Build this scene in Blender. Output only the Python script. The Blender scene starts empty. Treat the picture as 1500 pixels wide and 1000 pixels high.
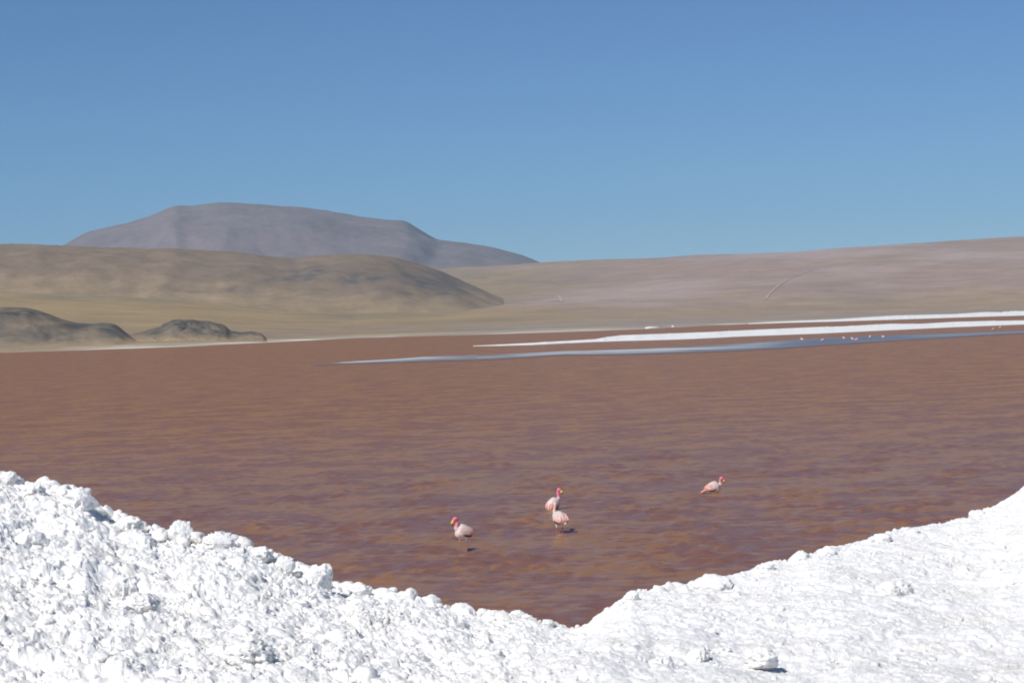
import bpy, math, random
import numpy as np
from mathutils import Vector, Matrix

# ------------------------------------------------------------------ camera, sky, sun, exposure
SC = bpy.context.scene
COL = SC.collection
F_PX, EYE, HORIZON, ROLL = 3300.0, 5.1, 472.0, math.radians(2.0)
PITCH = math.atan((500.0 - HORIZON) / F_PX)
FWD = Vector((0, math.cos(PITCH), -math.sin(PITCH)))
UPV = Vector((0, math.sin(PITCH), math.cos(PITCH)))
RGT = Vector((1, 0, 0))
cam_d = bpy.data.cameras.new("camera")
cam = bpy.data.objects.new("camera", cam_d)
COL.objects.link(cam)
cx = RGT * math.cos(ROLL) - UPV * math.sin(ROLL)
cy = RGT * math.sin(ROLL) + UPV * math.cos(ROLL)
cz = -FWD
cam.matrix_world = Matrix(((cx.x, cy.x, cz.x, 0), (cx.y, cy.y, cz.y, 0), (cx.z, cy.z, cz.z, EYE), (0, 0, 0, 1)))
cam_d.sensor_width = 36.0
cam_d.lens = F_PX / 1500.0 * 36.0
cam_d.clip_start = 0.2
cam_d.clip_end = 40000.0
SC.camera = cam

SUN_EL = math.radians(45.0)
SUN_DIR = Vector((-0.64 * math.cos(SUN_EL), -0.77 * math.cos(SUN_EL), math.sin(SUN_EL)))   # towards the sun
world = bpy.data.worlds.new("World")
SC.world = world
world.use_nodes = True
wn = world.node_tree
wn.nodes.clear()
sky = wn.nodes.new("ShaderNodeTexSky")
sky.sky_type = 'NISHITA'
sky.sun_disc = False
sky.sun_elevation = SUN_EL
sky.sun_rotation = math.atan2(SUN_DIR.x, SUN_DIR.y)
sky.altitude = 4000.0
sky.air_density = 1.15
sky.dust_density = 0.3
sky.ozone_density = 9.0
bg = wn.nodes.new("ShaderNodeBackground")
bg.inputs["Strength"].default_value = 0.079
wo = wn.nodes.new("ShaderNodeOutputWorld")
wn.links.new(sky.outputs[0], bg.inputs[0])
wn.links.new(bg.outputs[0], wo.inputs[0])

sun_d = bpy.data.lights.new("sun", 'SUN')
sun_d.energy = 4.35
sun_d.angle = math.radians(0.53)
sun_d.color = (1.0, 0.965, 0.92)
sun = bpy.data.objects.new("sun", sun_d)
COL.objects.link(sun)
sun.rotation_euler = SUN_DIR.to_track_quat('Z', 'Y').to_euler()
sun.location = (0, 0, 60)

SC.view_settings.view_transform = 'Standard'
SC.view_settings.look = 'None'
SC.view_settings.exposure = 0.0
SC.view_settings.gamma = 1.0
SC.view_settings.use_curve_mapping = False
SC.render.engine = 'CYCLES'
SC.cycles.use_denoising = True
SC.cycles.filter_width = 1.9
SC.cycles.max_bounces = 14
SC.cycles.diffuse_bounces = 12

# ------------------------------------------------------------------ photograph pixel -> direction
def azt(px, py):
    """azimuth and tangent of elevation of a pixel of the 1500x1000 photograph"""
    px = np.asarray(px, float); py = np.asarray(py, float)
    u = (px - 750.0) / F_PX; v = -(py - 500.0) / F_PX
    u2 = u * math.cos(ROLL) + v * math.sin(ROLL)
    v2 = -u * math.sin(ROLL) + v * math.cos(ROLL)
    dx = u2
    dy = math.cos(PITCH) + math.sin(PITCH) * v2
    dz = -math.sin(PITCH) + math.cos(PITCH) * v2
    return np.arctan2(dx, dy), dz / np.hypot(dx, dy)

def ground_pt(px, py, z=0.0):
    a, t = azt(px, py)
    d = (z - EYE) / t
    return Vector((float(d * np.sin(a)), float(d * np.cos(a)), z))

def poly(pts):
    p = np.array(pts, float)
    a, t = azt(p[:, 0], p[:, 1])
    o = np.argsort(a)
    return a[o], t[o]

# ------------------------------------------------------------------ noise
def _h(ix, iy, iz, seed):
    n = (ix.astype(np.int64) * 374761393 + iy.astype(np.int64) * 668265263 + iz.astype(np.int64) * 2147483647 + seed * 974711) & 0xffffffff
    n = ((n ^ (n >> 13)) * 1274126177) & 0xffffffff
    n = ((n ^ (n >> 16)) * 2246822519) & 0xffffffff
    n = n ^ (n >> 15)
    return n.astype(np.float64) / 4294967295.0

def noise2(x, y, seed=0):
    xi = np.floor(x); yi = np.floor(y)
    fx = x - xi; fy = y - yi
    xi = xi.astype(np.int64); yi = yi.astype(np.int64); z = np.zeros_like(xi)
    sx = fx * fx * fx * (fx * (fx * 6 - 15) + 10); sy = fy * fy * fy * (fy * (fy * 6 - 15) + 10)
    def g(a, b):
        th = _h(xi + a, yi + b, z, seed) * 6.283185
        return np.cos(th) * (fx - a) + np.sin(th) * (fy - b)
    return 1.41 * ((g(0, 0) * (1 - sx) + g(1, 0) * sx) * (1 - sy) + (g(0, 1) * (1 - sx) + g(1, 1) * sx) * sy)

def noise3(x, y, zc, seed=0):
    xi = np.floor(x); yi = np.floor(y); zi = np.floor(zc)
    fx = x - xi; fy = y - yi; fz = zc - zi
    xi = xi.astype(np.int64); yi = yi.astype(np.int64); zi = zi.astype(np.int64)
    s = lambda f: f * f * (3 - 2 * f)
    sx, sy, sz = s(fx), s(fy), s(fz)
    def g(a, b, c): return _h(xi + a, yi + b, zi + c, seed) * 2 - 1
    x00 = g(0,0,0)*(1-sx)+g(1,0,0)*sx; x10 = g(0,1,0)*(1-sx)+g(1,1,0)*sx
    x01 = g(0,0,1)*(1-sx)+g(1,0,1)*sx; x11 = g(0,1,1)*(1-sx)+g(1,1,1)*sx
    return (x00*(1-sy)+x10*sy)*(1-sz)+(x01*(1-sy)+x11*sy)*sz

def fbm2(x, y, octv=4, seed=0, gain=0.5, lac=2.03):
    r = 0; a = 1.0; f = 1.0
    for k in range(octv):
        r = r + a * noise2(x * f + 17.3 * k, y * f - 9.1 * k, seed + k * 7); a *= gain; f *= lac
    return r

def clods2(x, y, s, fill, seed):
    """rounded lumps of size s scattered over the plane; returns heights 0..1"""
    gx = x / s; gy = y / s
    xi = np.floor(gx).astype(np.int64); yi = np.floor(gy).astype(np.int64)
    best = np.zeros_like(gx); z = np.zeros_like(xi)
    for a in (-1, 0, 1):
        for b in (-1, 0, 1):
            jx = xi + a; jy = yi + b
            r1 = _h(jx, jy, z, seed); r2 = _h(jx, jy, z, seed + 1); r3 = _h(jx, jy, z, seed + 2); r4 = _h(jx, jy, z, seed + 3)
            dx = gx - (jx + r1); dy = gy - (jy + r2)
            rad = 0.30 + 0.45 * r3
            th = r4 * 3.14
            ex = dx * np.cos(th) + dy * np.sin(th); ey = (-dx * np.sin(th) + dy * np.cos(th)) * (1.0 + 0.6 * r3)
            q = 1 - (ex * ex + ey * ey) / (rad * rad)
            hgt = np.where((q > 0) & (r4 < fill), np.sqrt(np.clip(q, 0, 1)) * rad, 0)
            best = np.maximum(best, hgt)
    return best

def smooth(e0, e1, x):
    t = np.clip((x - e0) / (e1 - e0), 0, 1)
    return t * t * (3 - 2 * t)

# ------------------------------------------------------------------ mesh helpers
def mesh_np(name, verts, quads=None, tris=None, col=None, smooth_sh=True):
    me = bpy.data.meshes.new(name)
    verts = np.asarray(verts, np.float32)
    me.vertices.add(len(verts)); me.vertices.foreach_set("co", verts.ravel())
    idx = []; tot = []
    if quads is not None and len(quads):
        idx.append(np.asarray(quads, np.int32).ravel()); tot.append(np.full(len(quads), 4, np.int32))
    if tris is not None and len(tris):
        idx.append(np.asarray(tris, np.int32).ravel()); tot.append(np.full(len(tris), 3, np.int32))
    idx = np.concatenate(idx); tot = np.concatenate(tot)
    st = np.concatenate(([0], np.cumsum(tot)[:-1])).astype(np.int32)
    me.loops.add(len(idx)); me.loops.foreach_set("vertex_index", idx)
    me.polygons.add(len(tot)); me.polygons.foreach_set("loop_start", st); me.polygons.foreach_set("loop_total", tot)
    me.update(calc_edges=True)
    me.validate()
    if smooth_sh:
        me.polygons.foreach_set("use_smooth", np.ones(len(me.polygons), bool))
    if col is not None:
        set_col(me, col)
    return me

def set_col(me, col):
    col = np.asarray(col, np.float32)
    if col.shape[1] == 3:
        col = np.concatenate([col, np.ones((len(col), 1), np.float32)], 1)
    at = me.color_attributes.new("Col", 'FLOAT_COLOR', 'POINT')
    at.data.foreach_set("color", col.ravel())

def link(name, me, mat=None, parent=None):
    o = bpy.data.objects.new(name, me)
    COL.objects.link(o)
    if mat is not None:
        me.materials.clear(); me.materials.append(mat)
    if parent is not None:
        o.parent = parent
    return o

def tag(o, label=None, cat=None, group=None, kind=None):
    if label: o["label"] = label
    if cat: o["category"] = cat
    if group: o["group"] = group
    if kind: o["kind"] = kind
    return o

def grid_quads(nr, nc):
    i = np.arange(nr - 1)[:, None] * nc + np.arange(nc - 1)[None, :]
    return np.stack([i, i + 1, i + nc + 1, i + nc], -1).reshape(-1, 4)

def polar_mesh(name, az, D, Z, col=None):
    """az (nc,), D (nr,nc), Z (nr,nc)"""
    A = np.broadcast_to(az[None, :], D.shape)
    v = np.stack([D * np.sin(A), D * np.cos(A), Z], -1).reshape(-1, 3)
    return mesh_np(name, v, quads=grid_quads(*D.shape)[:, ::-1], col=None if col is None else col.reshape(-1, col.shape[-1]))

# ------------------------------------------------------------------ materials
def new_mat(name):
    m = bpy.data.materials.new(name); m.use_nodes = True
    nt = m.node_tree
    p = nt.nodes["Principled BSDF"]
    return m, nt, p

def N(nt, t, **kw):
    n = nt.nodes.new(t)
    for k, v in kw.items():
        setattr(n, k, v)
    return n

def noise_node(nt, scale, detail=4, rough=0.55, mapping=None):
    tc = N(nt, "ShaderNodeTexCoord")
    n = N(nt, "ShaderNodeTexNoise")
    n.inputs["Scale"].default_value = scale; n.inputs["Detail"].default_value = detail; n.inputs["Roughness"].default_value = rough
    if mapping:
        mp = N(nt, "ShaderNodeMapping"); mp.inputs["Scale"].default_value = mapping
        nt.links.new(tc.outputs["Object"], mp.inputs[0]); nt.links.new(mp.outputs[0], n.inputs["Vector"])
    else:
        nt.links.new(tc.outputs["Object"], n.inputs["Vector"])
    return n

def mult_noise(nt, col_out, scale, lo, hi, detail=5, mapping=None):
    n = noise_node(nt, scale, detail, 0.6, mapping)
    mr = N(nt, "ShaderNodeMapRange")
    mr.inputs["From Min"].default_value = 0.3; mr.inputs["From Max"].default_value = 0.7
    mr.inputs["To Min"].default_value = lo; mr.inputs["To Max"].default_value = hi
    nt.links.new(n.outputs["Fac"], mr.inputs["Value"])
    mx = N(nt, "ShaderNodeVectorMath", operation='SCALE')
    nt.links.new(col_out, mx.inputs[0]); nt.links.new(mr.outputs[0], mx.inputs["Scale"])
    return mx.outputs[0]

def attr_mat(name, rough=0.9, noises=(), bump=None, spec=0.2, sheen=0.0):
    m, nt, p = new_mat(name)
    a = N(nt, "ShaderNodeAttribute"); a.attribute_name = "Col"
    c = a.outputs["Color"]
    for (s, lo, hi, mp) in noises:
        c = mult_noise(nt, c, s, lo, hi, mapping=mp)
    nt.links.new(c, p.inputs["Base Color"])
    p.inputs["Roughness"].default_value = rough
    p.inputs["Specular IOR Level"].default_value = spec
    if bump:
        n = noise_node(nt, bump[0], 6, 0.6)
        b = N(nt, "ShaderNodeBump"); b.inputs["Strength"].default_value = bump[1]; b.inputs["Distance"].default_value = bump[2]
        nt.links.new(n.outputs["Fac"], b.inputs["Height"]); nt.links.new(b.outputs[0], p.inputs["Normal"])
    return m

LAND_M = attr_mat("desert_ground", 0.95, noises=((0.02, 0.87, 1.13, None), (0.16, 0.93, 1.07, None)), bump=(0.10, 0.3, 2.0), spec=0.1)
MOUNT_M = attr_mat("mountain_rock", 0.95, noises=((0.004, 0.85, 1.15, None), (0.03, 0.9, 1.1, None)), spec=0.05)

def salt_mat():
    m, nt, p = new_mat("white_salt")
    n1 = noise_node(nt, 2.3, 6, 0.62)
    r1 = N(nt, "ShaderNodeValToRGB")
    r1.color_ramp.elements[0].position = 0.28; r1.color_ramp.elements[0].color = (0.86, 0.83, 0.775, 1)
    r1.color_ramp.elements[1].position = 0.50; r1.color_ramp.elements[1].color = (0.935, 0.925, 0.90, 1)
    nt.links.new(n1.outputs["Fac"], r1.inputs[0])
    nt.links.new(r1.outputs[0], p.inputs["Base Color"])
    p.inputs["Roughness"].default_value = 0.92; p.inputs["Specular IOR Level"].default_value = 0.25
    n2 = noise_node(nt, 34, 9, 0.78)
    b = N(nt, "ShaderNodeBump"); b.inputs["Strength"].default_value = 0.8; b.inputs["Distance"].default_value = 0.013
    nt.links.new(n2.outputs["Fac"], b.inputs["Height"]); nt.links.new(b.outputs[0], p.inputs["Normal"])
    return m
SALT_M = salt_mat()

def far_salt_mat():
    m, nt, p = new_mat("salt_crust")
    n1 = noise_node(nt, 0.35, 5, 0.6)
    r1 = N(nt, "ShaderNodeValToRGB")
    r1.color_ramp.elements[0].position = 0.3; r1.color_ramp.elements[0].color = (0.72, 0.71, 0.67, 1)
    r1.color_ramp.elements[1].position = 0.55; r1.color_ramp.elements[1].color = (0.84, 0.84, 0.81, 1)
    nt.links.new(n1.outputs["Fac"], r1.inputs[0]); nt.links.new(r1.outputs[0], p.inputs["Base Color"])
    p.inputs["Roughness"].default_value = 0.95
    n2 = noise_node(nt, 1.2, 5, 0.6)
    b = N(nt, "ShaderNodeBump"); b.inputs["Strength"].default_value = 0.6; b.inputs["Distance"].default_value = 0.15
    nt.links.new(n2.outputs["Fac"], b.inputs["Height"]); nt.links.new(b.outputs[0], p.inputs["Normal"])
    return m
FARSALT_M = far_salt_mat()

def ruffled(nt, p, col, nrm, cap, rough, cap_out=None):
    """wind-roughened water: reflectance saturates well below a flat mirror's at grazing view"""
    out = next(n for n in nt.nodes if n.type == 'OUTPUT_MATERIAL')
    nt.nodes.remove(p)
    df = N(nt, "ShaderNodeBsdfDiffuse"); gl = N(nt, "ShaderNodeBsdfGlossy"); gl.inputs["Roughness"].default_value = rough
    fr = N(nt, "ShaderNodeFresnel"); fr.inputs["IOR"].default_value = 1.33
    mr = N(nt, "ShaderNodeMapRange"); mr.inputs["From Min"].default_value = 0.60; mr.inputs["From Max"].default_value = 0.97; mr.inputs["To Min"].default_value = 0.0; mr.inputs["To Max"].default_value = 1.0
    ca = N(nt, "ShaderNodeMath", operation='MULTIPLY'); ca.inputs[1].default_value = cap
    if cap_out is not None: nt.links.new(cap_out, ca.inputs[1])
    mx = N(nt, "ShaderNodeMixShader")
    nt.links.new(col, df.inputs["Color"])
    for q in (df, gl, fr): nt.links.new(nrm, q.inputs["Normal"])
    nt.links.new(fr.outputs[0], mr.inputs["Value"]); nt.links.new(mr.outputs[0], ca.inputs[0]); nt.links.new(ca.outputs[0], mx.inputs[0])
    nt.links.new(df.outputs[0], mx.inputs[1]); nt.links.new(gl.outputs[0], mx.inputs[2])
    nt.links.new(mx.outputs[0], out.inputs["Surface"])

def water_mat():
    m, nt, p = new_mat("red_lake_water")
    # algae and sediment clouds: rust, brown and ochre drifts in the water body
    nA = noise_node(nt, 0.30, 6, 0.6, (1.0, 1.0, 1.0))
    nB = noise_node(nt, 1.8, 4, 0.6, (0.7, 1.0, 1.0))
    ad = N(nt, "ShaderNodeMath", operation='ADD')
    ml = N(nt, "ShaderNodeMath", operation='MULTIPLY'); ml.inputs[1].default_value = 0.9
    nt.links.new(nB.outputs["Fac"], ml.inputs[0])
    nt.links.new(nA.outputs["Fac"], ad.inputs[0]); nt.links.new(ml.outputs[0], ad.inputs[1])
    r = N(nt, "ShaderNodeValToRGB")
    e = r.color_ramp.elements
    e[0].position = 0.72; e[0].color = (0.230, 0.100, 0.058, 1)
    e[1].position = 1.20; e[1].color = (0.325, 0.158, 0.062, 1)
    x = e.new(0.93); x.color = (0.255, 0.114, 0.062, 1)
    hf = N(nt, "ShaderNodeMath", operation='MULTIPLY'); hf.inputs[1].default_value = 0.5
    nt.links.new(ad.outputs[0], hf.inputs[0])
    for el in e: el.position = el.position * 0.5
    nt.links.new(hf.outputs[0], r.inputs[0])
    nt.links.new(r.outputs[0], p.inputs["Base Color"])
    # fine wind ripple on top of the modelled waves
    w = noise_node(nt, 3.2, 5, 0.62, (0.8, 1.0, 1.0))
    w2 = noise_node(nt, 0.55, 3, 0.55, (0.8, 1.0, 1.0))
    s = N(nt, "ShaderNodeMath", operation='MULTIPLY_ADD'); s.inputs[1].default_value = 2.5
    nt.links.new(w2.outputs["Fac"], s.inputs[0]); nt.links.new(w.outputs["Fac"], s.inputs[2])
    b = N(nt, "ShaderNodeBump"); b.inputs["Strength"].default_value = 1.0; b.inputs["Distance"].default_value = 0.03
    nt.links.new(s.outputs[0], b.inputs["Height"])
    rf = N(nt, "ShaderNodeAttribute"); rf.attribute_name = "Col"      # reflection strength painted by distance, stronger near the bank
    ruffled(nt, p, r.outputs[0], b.outputs[0], 0.40, 0.08, rf.outputs["Fac"])
    return m
WATER_M = water_mat()

# ------------------------------------------------------------------ desert land beyond the lake
SHORE = poly([(-300, 525), (0, 516.5), (200, 510), (270, 507.5), (400, 501), (520, 495), (700, 490), (800, 487), (937, 482),
              (1100, 474), (1300, 466.5), (1500, 459.5), (1800, 448)])
L2 = poly([(-300, 470), (0, 462), (400, 474), (800, 463), (1100, 457), (1500, 444), (1800, 432)])
L3 = poly([(-300, 415), (0, 424), (200, 432), (400, 444), (650, 452), (800, 441), (1100, 424), (1500, 408), (1800, 396)])
L4 = poly([(-300, 410), (0, 408), (400, 404), (620, 398), (680, 393), (800, 387.5), (950, 381), (1100, 374), (1300, 362), (1500, 351), (1800, 336)])

def land_arrays(az, rows):
    ts = np.interp(az, *SHORE); ds = -EYE / ts
    d2 = 1.75 * ds; d3 = np.full_like(az, 2700.0); d4 = np.full_like(az, 5200.0)
    z2 = EYE + d2 * np.interp(az, *L2); z3 = EYE + d3 * np.interp(az, *L3); z4 = EYE + d4 * np.interp(az, *L4)
    kd = np.stack([ds * 0.80, ds, d2, d3, d4, d4 * 1.15, d4 * 2.2])
    kz = np.stack([np.full_like(az, -2.5), np.zeros_like(az), z2, z3, z4, z4 + 2, z4 - 60])
    D = np.zeros((len(rows), len(az))); Z = np.zeros_like(D)
    ks = [0, 1, 2, 3, 4, 5, 6]
    for j in range(len(az)):
        d = np.interp(rows, ks, np.log(kd[:, j])); d = np.exp(d)
        D[:, j] = d
        # monotone cubic (Hermite) through the knots
        x, y = kd[:, j], kz[:, j]
        s = np.diff(y) / np.diff(x)
        m = np.zeros(7); m[0] = s[0]; m[-1] = s[-1]
        for k in range(1, 6):
            m[k] = 0 if s[k-1] * s[k] <= 0 else 2 / (1 / s[k-1] + 1 / s[k])
        k = np.clip(np.searchsorted(x, d, 'right') - 1, 0, 5)
        h = x[k+1] - x[k]; t = (d - x[k]) / h
        Z[:, j] = (1+2*t)*(1-t)**2*y[k] + t*(1-t)**2*h*m[k] + t*t*(3-2*t)*y[k+1] + t*t*(t-1)*h*m[k+1]
    return D, Z, ds

land_az = np.radians(np.concatenate([np.linspace(-42, -15, 60, endpoint=False), np.linspace(-15, 15, 620), np.linspace(15, 42, 61)[1:]]))
land_rows = np.concatenate([np.linspace(0, 1, 8, endpoint=False), np.linspace(1, 2, 110, endpoint=False), np.linspace(2, 3, 90, endpoint=False),
                            np.linspace(3, 4, 110, endpoint=False), np.linspace(4, 6, 24)])
LD, LZ, LDS = land_arrays(land_az, land_rows)
LX = LD * np.sin(land_az)[None, :]; LY = LD * np.cos(land_az)[None, :]
rel = LD / LDS[None, :]
LZ = LZ + smooth(1.02, 1.6, rel) * (fbm2(LX / 160, LY / 260, 4, 3) * 1.6) + smooth(2, 4, rel) * fbm2(LX / 420, LY / 700, 3, 9) * 3.5
LT = (LZ - EYE) / LD          # elevation tangent of every land vertex

def drape(px, py, lift=0.25):
    """first point of the land under a pixel of the photograph"""
    a, t = azt(px, py); a = float(a); t = float(t)
    j = int(np.clip(np.searchsorted(land_az, a), 1, len(land_az) - 1))
    col_t = LT[:, j]
    for k in range(9, len(land_rows) - 1):
        if col_t[k] <= t < col_t[k + 1]:
            f = (t - col_t[k]) / (col_t[k + 1] - col_t[k])
            d = LD[k, j] * (1 - f) + LD[k + 1, j] * f
            return Vector((d * math.sin(a), d * math.cos(a), EYE + d * t + lift))
    return None

def lerp(a, b, f):
    return np.asarray(a) * (1 - f[..., None]) + np.asarray(b) * f[..., None]

def land_colour():
    A = np.broadcast_to(land_az[None, :], LD.shape)
    row = np.broadcast_to(land_rows[:, None], LD.shape)
    right = smooth(math.radians(-2.5), math.radians(3.5), A)
    ochre = np.array((0.338, 0.246, 0.130)); tan = np.array((0.300, 0.227, 0.157)); mauve = np.array((0.358, 0.260, 0.212)); grey = np.array((0.20, 0.175, 0.145))
    c = lerp(np.broadcast_to(tan, LD.shape + (3,)), (0.345, 0.260, 0.195), right)
    c = lerp(c, ochre, smooth(1.25, 2.3, row) * (1 - 0.75 * right))
    c = lerp(c, mauve, smooth(2.0, 2.9, row) * right)
    c = lerp(c, tan, smooth(2.6, 3.2, row) * (1 - right))
    n = fbm2(LX / 170, LY / 420, 4, 21)                  # drifts of tussock grass
    c = lerp(c, ochre * 1.12, np.clip(n - 0.05, 0, 1) * 1.3 * smooth(1.1, 1.5, row) * (1 - 0.7 * right))
    n2 = fbm2(LX / 240, LY / 500, 4, 31)
    c = lerp(c, grey, np.clip(n2 - 0.10, 0, 1) * (0.8 - 0.45 * right) * smooth(1.05, 1.3, row))
    n3 = fbm2(LX / 380, LY / 800, 4, 41)                 # pale pinkish fans on the right hand slope
    c = lerp(c, (0.41, 0.315, 0.275), np.clip(n3 - 0.02, 0, 0.5) * 1.9 * right * smooth(2.3, 2.8, row))
    # mud flat and salt rim along the shore
    wet = smooth(math.radians(-3.0), math.radians(0.0), A) * (1 - smooth(1.22, 1.42, rel + 0.1 * fbm2(LX / 60, LY / 60, 3, 8)))
    c = lerp(c, (0.27, 0.26, 0.255), wet * 0.4)
    rim = (1 - smooth(1.015, 1.075, rel + 0.02 * fbm2(LX / 22, LY / 40, 3, 5))) * smooth(0.99, 1.0, rel)
    patch = np.clip(0.55 + 0.9 * fbm2(LX / 60, LY / 60, 3, 15), 0.1, 1)
    c = lerp(c, (0.70, 0.66, 0.58), rim * patch * 0.95)
    c = lerp(c, (0.44, 0.36, 0.22), (1 - smooth(1.05, 1.14, rel)) * smooth(1.03, 1.05, rel) * patch * 0.8)
    return np.clip(c, 0.02, 0.9)

land = link("terrain", polar_mesh("terrain", land_az, LD, LZ, land_colour()), LAND_M)
tag(land, "tan and ochre desert plain rising beyond the lake to a long pinkish slope", "terrain", kind="structure")

# pale vehicle tracks climbing the far slope
def track(name, pts, width, label):
    fine = []
    for (xa, ya), (xb, yb) in zip(pts[:-1], pts[1:]):
        for k in range(8):
            p = drape(xa + (xb - xa) * k / 8, ya + (yb - ya) * k / 8, 0.5)
            if p is not None: fine.append(p)
    v = []
    for k, p in enumerate(fine):
        w = width * (0.55 + 0.45 * math.sin(k * 1.7) ** 2)
        v += [(p.x - w / 2, p.y, p.z), (p.x + w / 2, p.y, p.z)]
    q = [(2*k, 2*k+1, 2*k+3, 2*k+2) for k in range(len(fine) - 1)]
    me = mesh_np(name, v, quads=q, col=np.tile((0.46, 0.385, 0.345), (len(v), 1)))
    tag(link(name, me, LAND_M), label, "path", kind="structure")
track("path", [(1122, 438), (1126, 432), (1134, 424), (1144, 416), (1156, 408), (1172, 402), (1192, 395), (1212, 391)], 2.6, "pale track climbing diagonally across the far right slope")
track("path", [(806, 441), (815, 441), (823, 442), (821, 437), (818, 433)], 4.0, "short pale crooked track at the foot of the far slope")
def salt_flat(pts, label):
    ps = [drape(x, y, 0.12) for x, y in pts]
    c = sum(ps, Vector()) / len(ps)
    v = [tuple(c + Vector((0, 0, 0.25)))] + [tuple(p) for p in ps] + [(p.x, p.y, p.z - 1.5) for p in ps]
    n = len(ps)
    t = [(0, 1 + k, 1 + (k + 1) % n) for k in range(n)]
    q = [(1 + k, 1 + n + k, 1 + n + (k + 1) % n, 1 + (k + 1) % n) for k in range(n)]
    tag(link("salt_patch", mesh_np("salt_patch", v, quads=q, tris=t), FARSALT_M), label, "salt flat", kind="structure")
salt_flat([(945, 481), (952, 480.8), (960, 480.5), (968, 480), (969, 478.4), (960, 478.3), (950, 478.8), (945, 479.8)], "small flat white salt patch on the far mud shore")
salt_flat([(984, 478.8), (987, 478.7), (988.5, 477), (986, 476.6), (984, 477.4)], "tiny white salt dot on the far mud shore")

# ------------------------------------------------------------------ hills and mountain
def land_z(X, Y):
    a = np.arctan2(X, Y); d = np.hypot(X, Y)
    j = np.clip(np.searchsorted(land_az, a[0] if a.ndim > 1 else a), 1, len(land_az) - 1)
    out = np.zeros_like(d)
    for k in range(d.shape[1]):
        out[:, k] = np.interp(d[:, k], LD[:, j[k]], LZ[:, j[k]])
    return out

def foot(c, X, Y, Z, h0, h1):
    """grass and sand of the plain lapping onto the foot of a hill"""
    A = np.arctan2(X, Y); right = smooth(math.radians(-2.5), math.radians(3.5), A)
    plain = lerp(np.broadcast_to((0.315, 0.233, 0.145), X.shape + (3,)), (0.335, 0.262, 0.212), right)
    h = Z - land_z(X, Y)
    f = 1 - smooth(h0, h1, h + 0.35 * (h1 - h0) * fbm2(X / 30, Y / 60, 3, 17))
    return c * (1 - f[..., None]) + plain * f[..., None]

def ridge_hill(name, sil, d_base, d_ridge, d_back, az0, az1, nc, nr, colour, mat, gully, seed, label, rough=0.0, prof=1.25, gs=1.0, zlow=-8.0):
    sa, st = poly(sil)
    az = np.linspace(az0, az1, nc)
    t = np.interp(az, sa, st)
    k = np.ones(5) / 5
    t = np.convolve(np.pad(t, 2, mode='edge'), k, 'valid')
    u = np.concatenate([np.linspace(0, 1, nr), np.linspace(1, 2, nr // 3)[1:]])
    D = np.where(u[:, None] <= 1, d_base + (d_ridge - d_base) * u[:, None], d_ridge + (d_back - d_ridge) * (u[:, None] - 1)) + 0 * az[None, :]
    s = np.where(u <= 1, np.sin(np.clip(u, 0, 1) * math.pi / 2) ** prof, 1 - (u - 1) ** 2 * 0.9)[:, None]
    X = D * np.sin(az)[None, :]; Y = D * np.cos(az)[None, :]
    lo = np.clip(1 - u, 0, 1)[:, None]           # spurs: the slope's shape wanders sideways below the ridge
    azw = az[None, :] + lo * (az1 - az0) * 0.035 * (fbm2(az[None, :] / (az1 - az0) * 9 + 0 * u[:, None], u[:, None] * 2.2 + 0 * az[None, :], 3, seed + 11))
    zr = EYE + d_ridge * np.interp(azw, az, t)
    zb = zlow
    Z = zb + (zr - zb) * s
    hh = np.maximum(zr - zb, 0)
    L = (d_ridge - d_base) * gs
    rn = 1 - np.abs(fbm2(X / (L * 0.22) + 0.4 * fbm2(X / L * 2, Y / L * 2, 2, seed + 5), Y / (L * 0.75), 4, seed)) * 2
    env = np.clip(np.sin(np.clip(u, 0, 1) * math.pi), 0, 1)[:, None] ** 0.7
    Z = Z + hh * 0.006 * fbm2(X / (L * 0.06), Y / (L * 0.10), 4, seed + 23, 0.6) * (0.35 + env)
    Z = Z + hh * gully * (rn - 0.4) * env
    if rough:
        Z = Z + hh * rough * np.abs(fbm2(X / (L * 0.09), Y / (L * 0.09), 4, seed + 50)) * (0.35 + env)
    me = polar_mesh(name, az, D, Z, colour(X, Y, Z, az, (Z - EYE) / D, rn))
    o = link(name, me, mat)
    return tag(o, label, "mountain" if name == "mountain" else "hill", kind="structure")

def px_mask(az, tn, px, py, rx, ry):
    """soft patch of rocky ground centred where a feature of the place stands"""
    a0, t0 = azt(px, py)
    return np.exp(-(((az[None, :] - a0) * F_PX / rx) ** 2 + ((tn - t0) * F_PX / ry) ** 2))

def col_mountain(X, Y, Z, az, tn, rn):
    c = lerp(np.broadcast_to((0.232, 0.178, 0.172), X.shape + (3,)), (0.205, 0.158, 0.155), np.clip(fbm2(X / 700, Y / 900, 4, 61) + 0.3, 0, 1))
    return lerp(c, (0.23, 0.195, 0.19), np.clip(rn - 0.55, 0, 1) * 0.7)
ridge_hill("mountain", [(-60, 420), (40, 392), (70, 376), (95, 361), (130, 342), (160, 335), (190, 329), (215, 322), (240, 311), (258, 304), (275, 306), (300, 303),
            (325, 299.5), (350, 301), (400, 304), (445, 306), (480, 311), (520, 319), (560, 324), (592, 325), (610, 335), (640, 352.5), (680, 357), (720, 364),
            (750, 371), (775, 379), (797, 388), (830, 402), (900, 425)],
           6900, 9600, 11200, math.radians(-17), math.radians(3.5), 420, 130, col_mountain, MOUNT_M, 0.010, 71,
           "broad flat topped bluish mauve mountain behind the brown hills", prof=1.05, gs=0.7, zlow=40)

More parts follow.
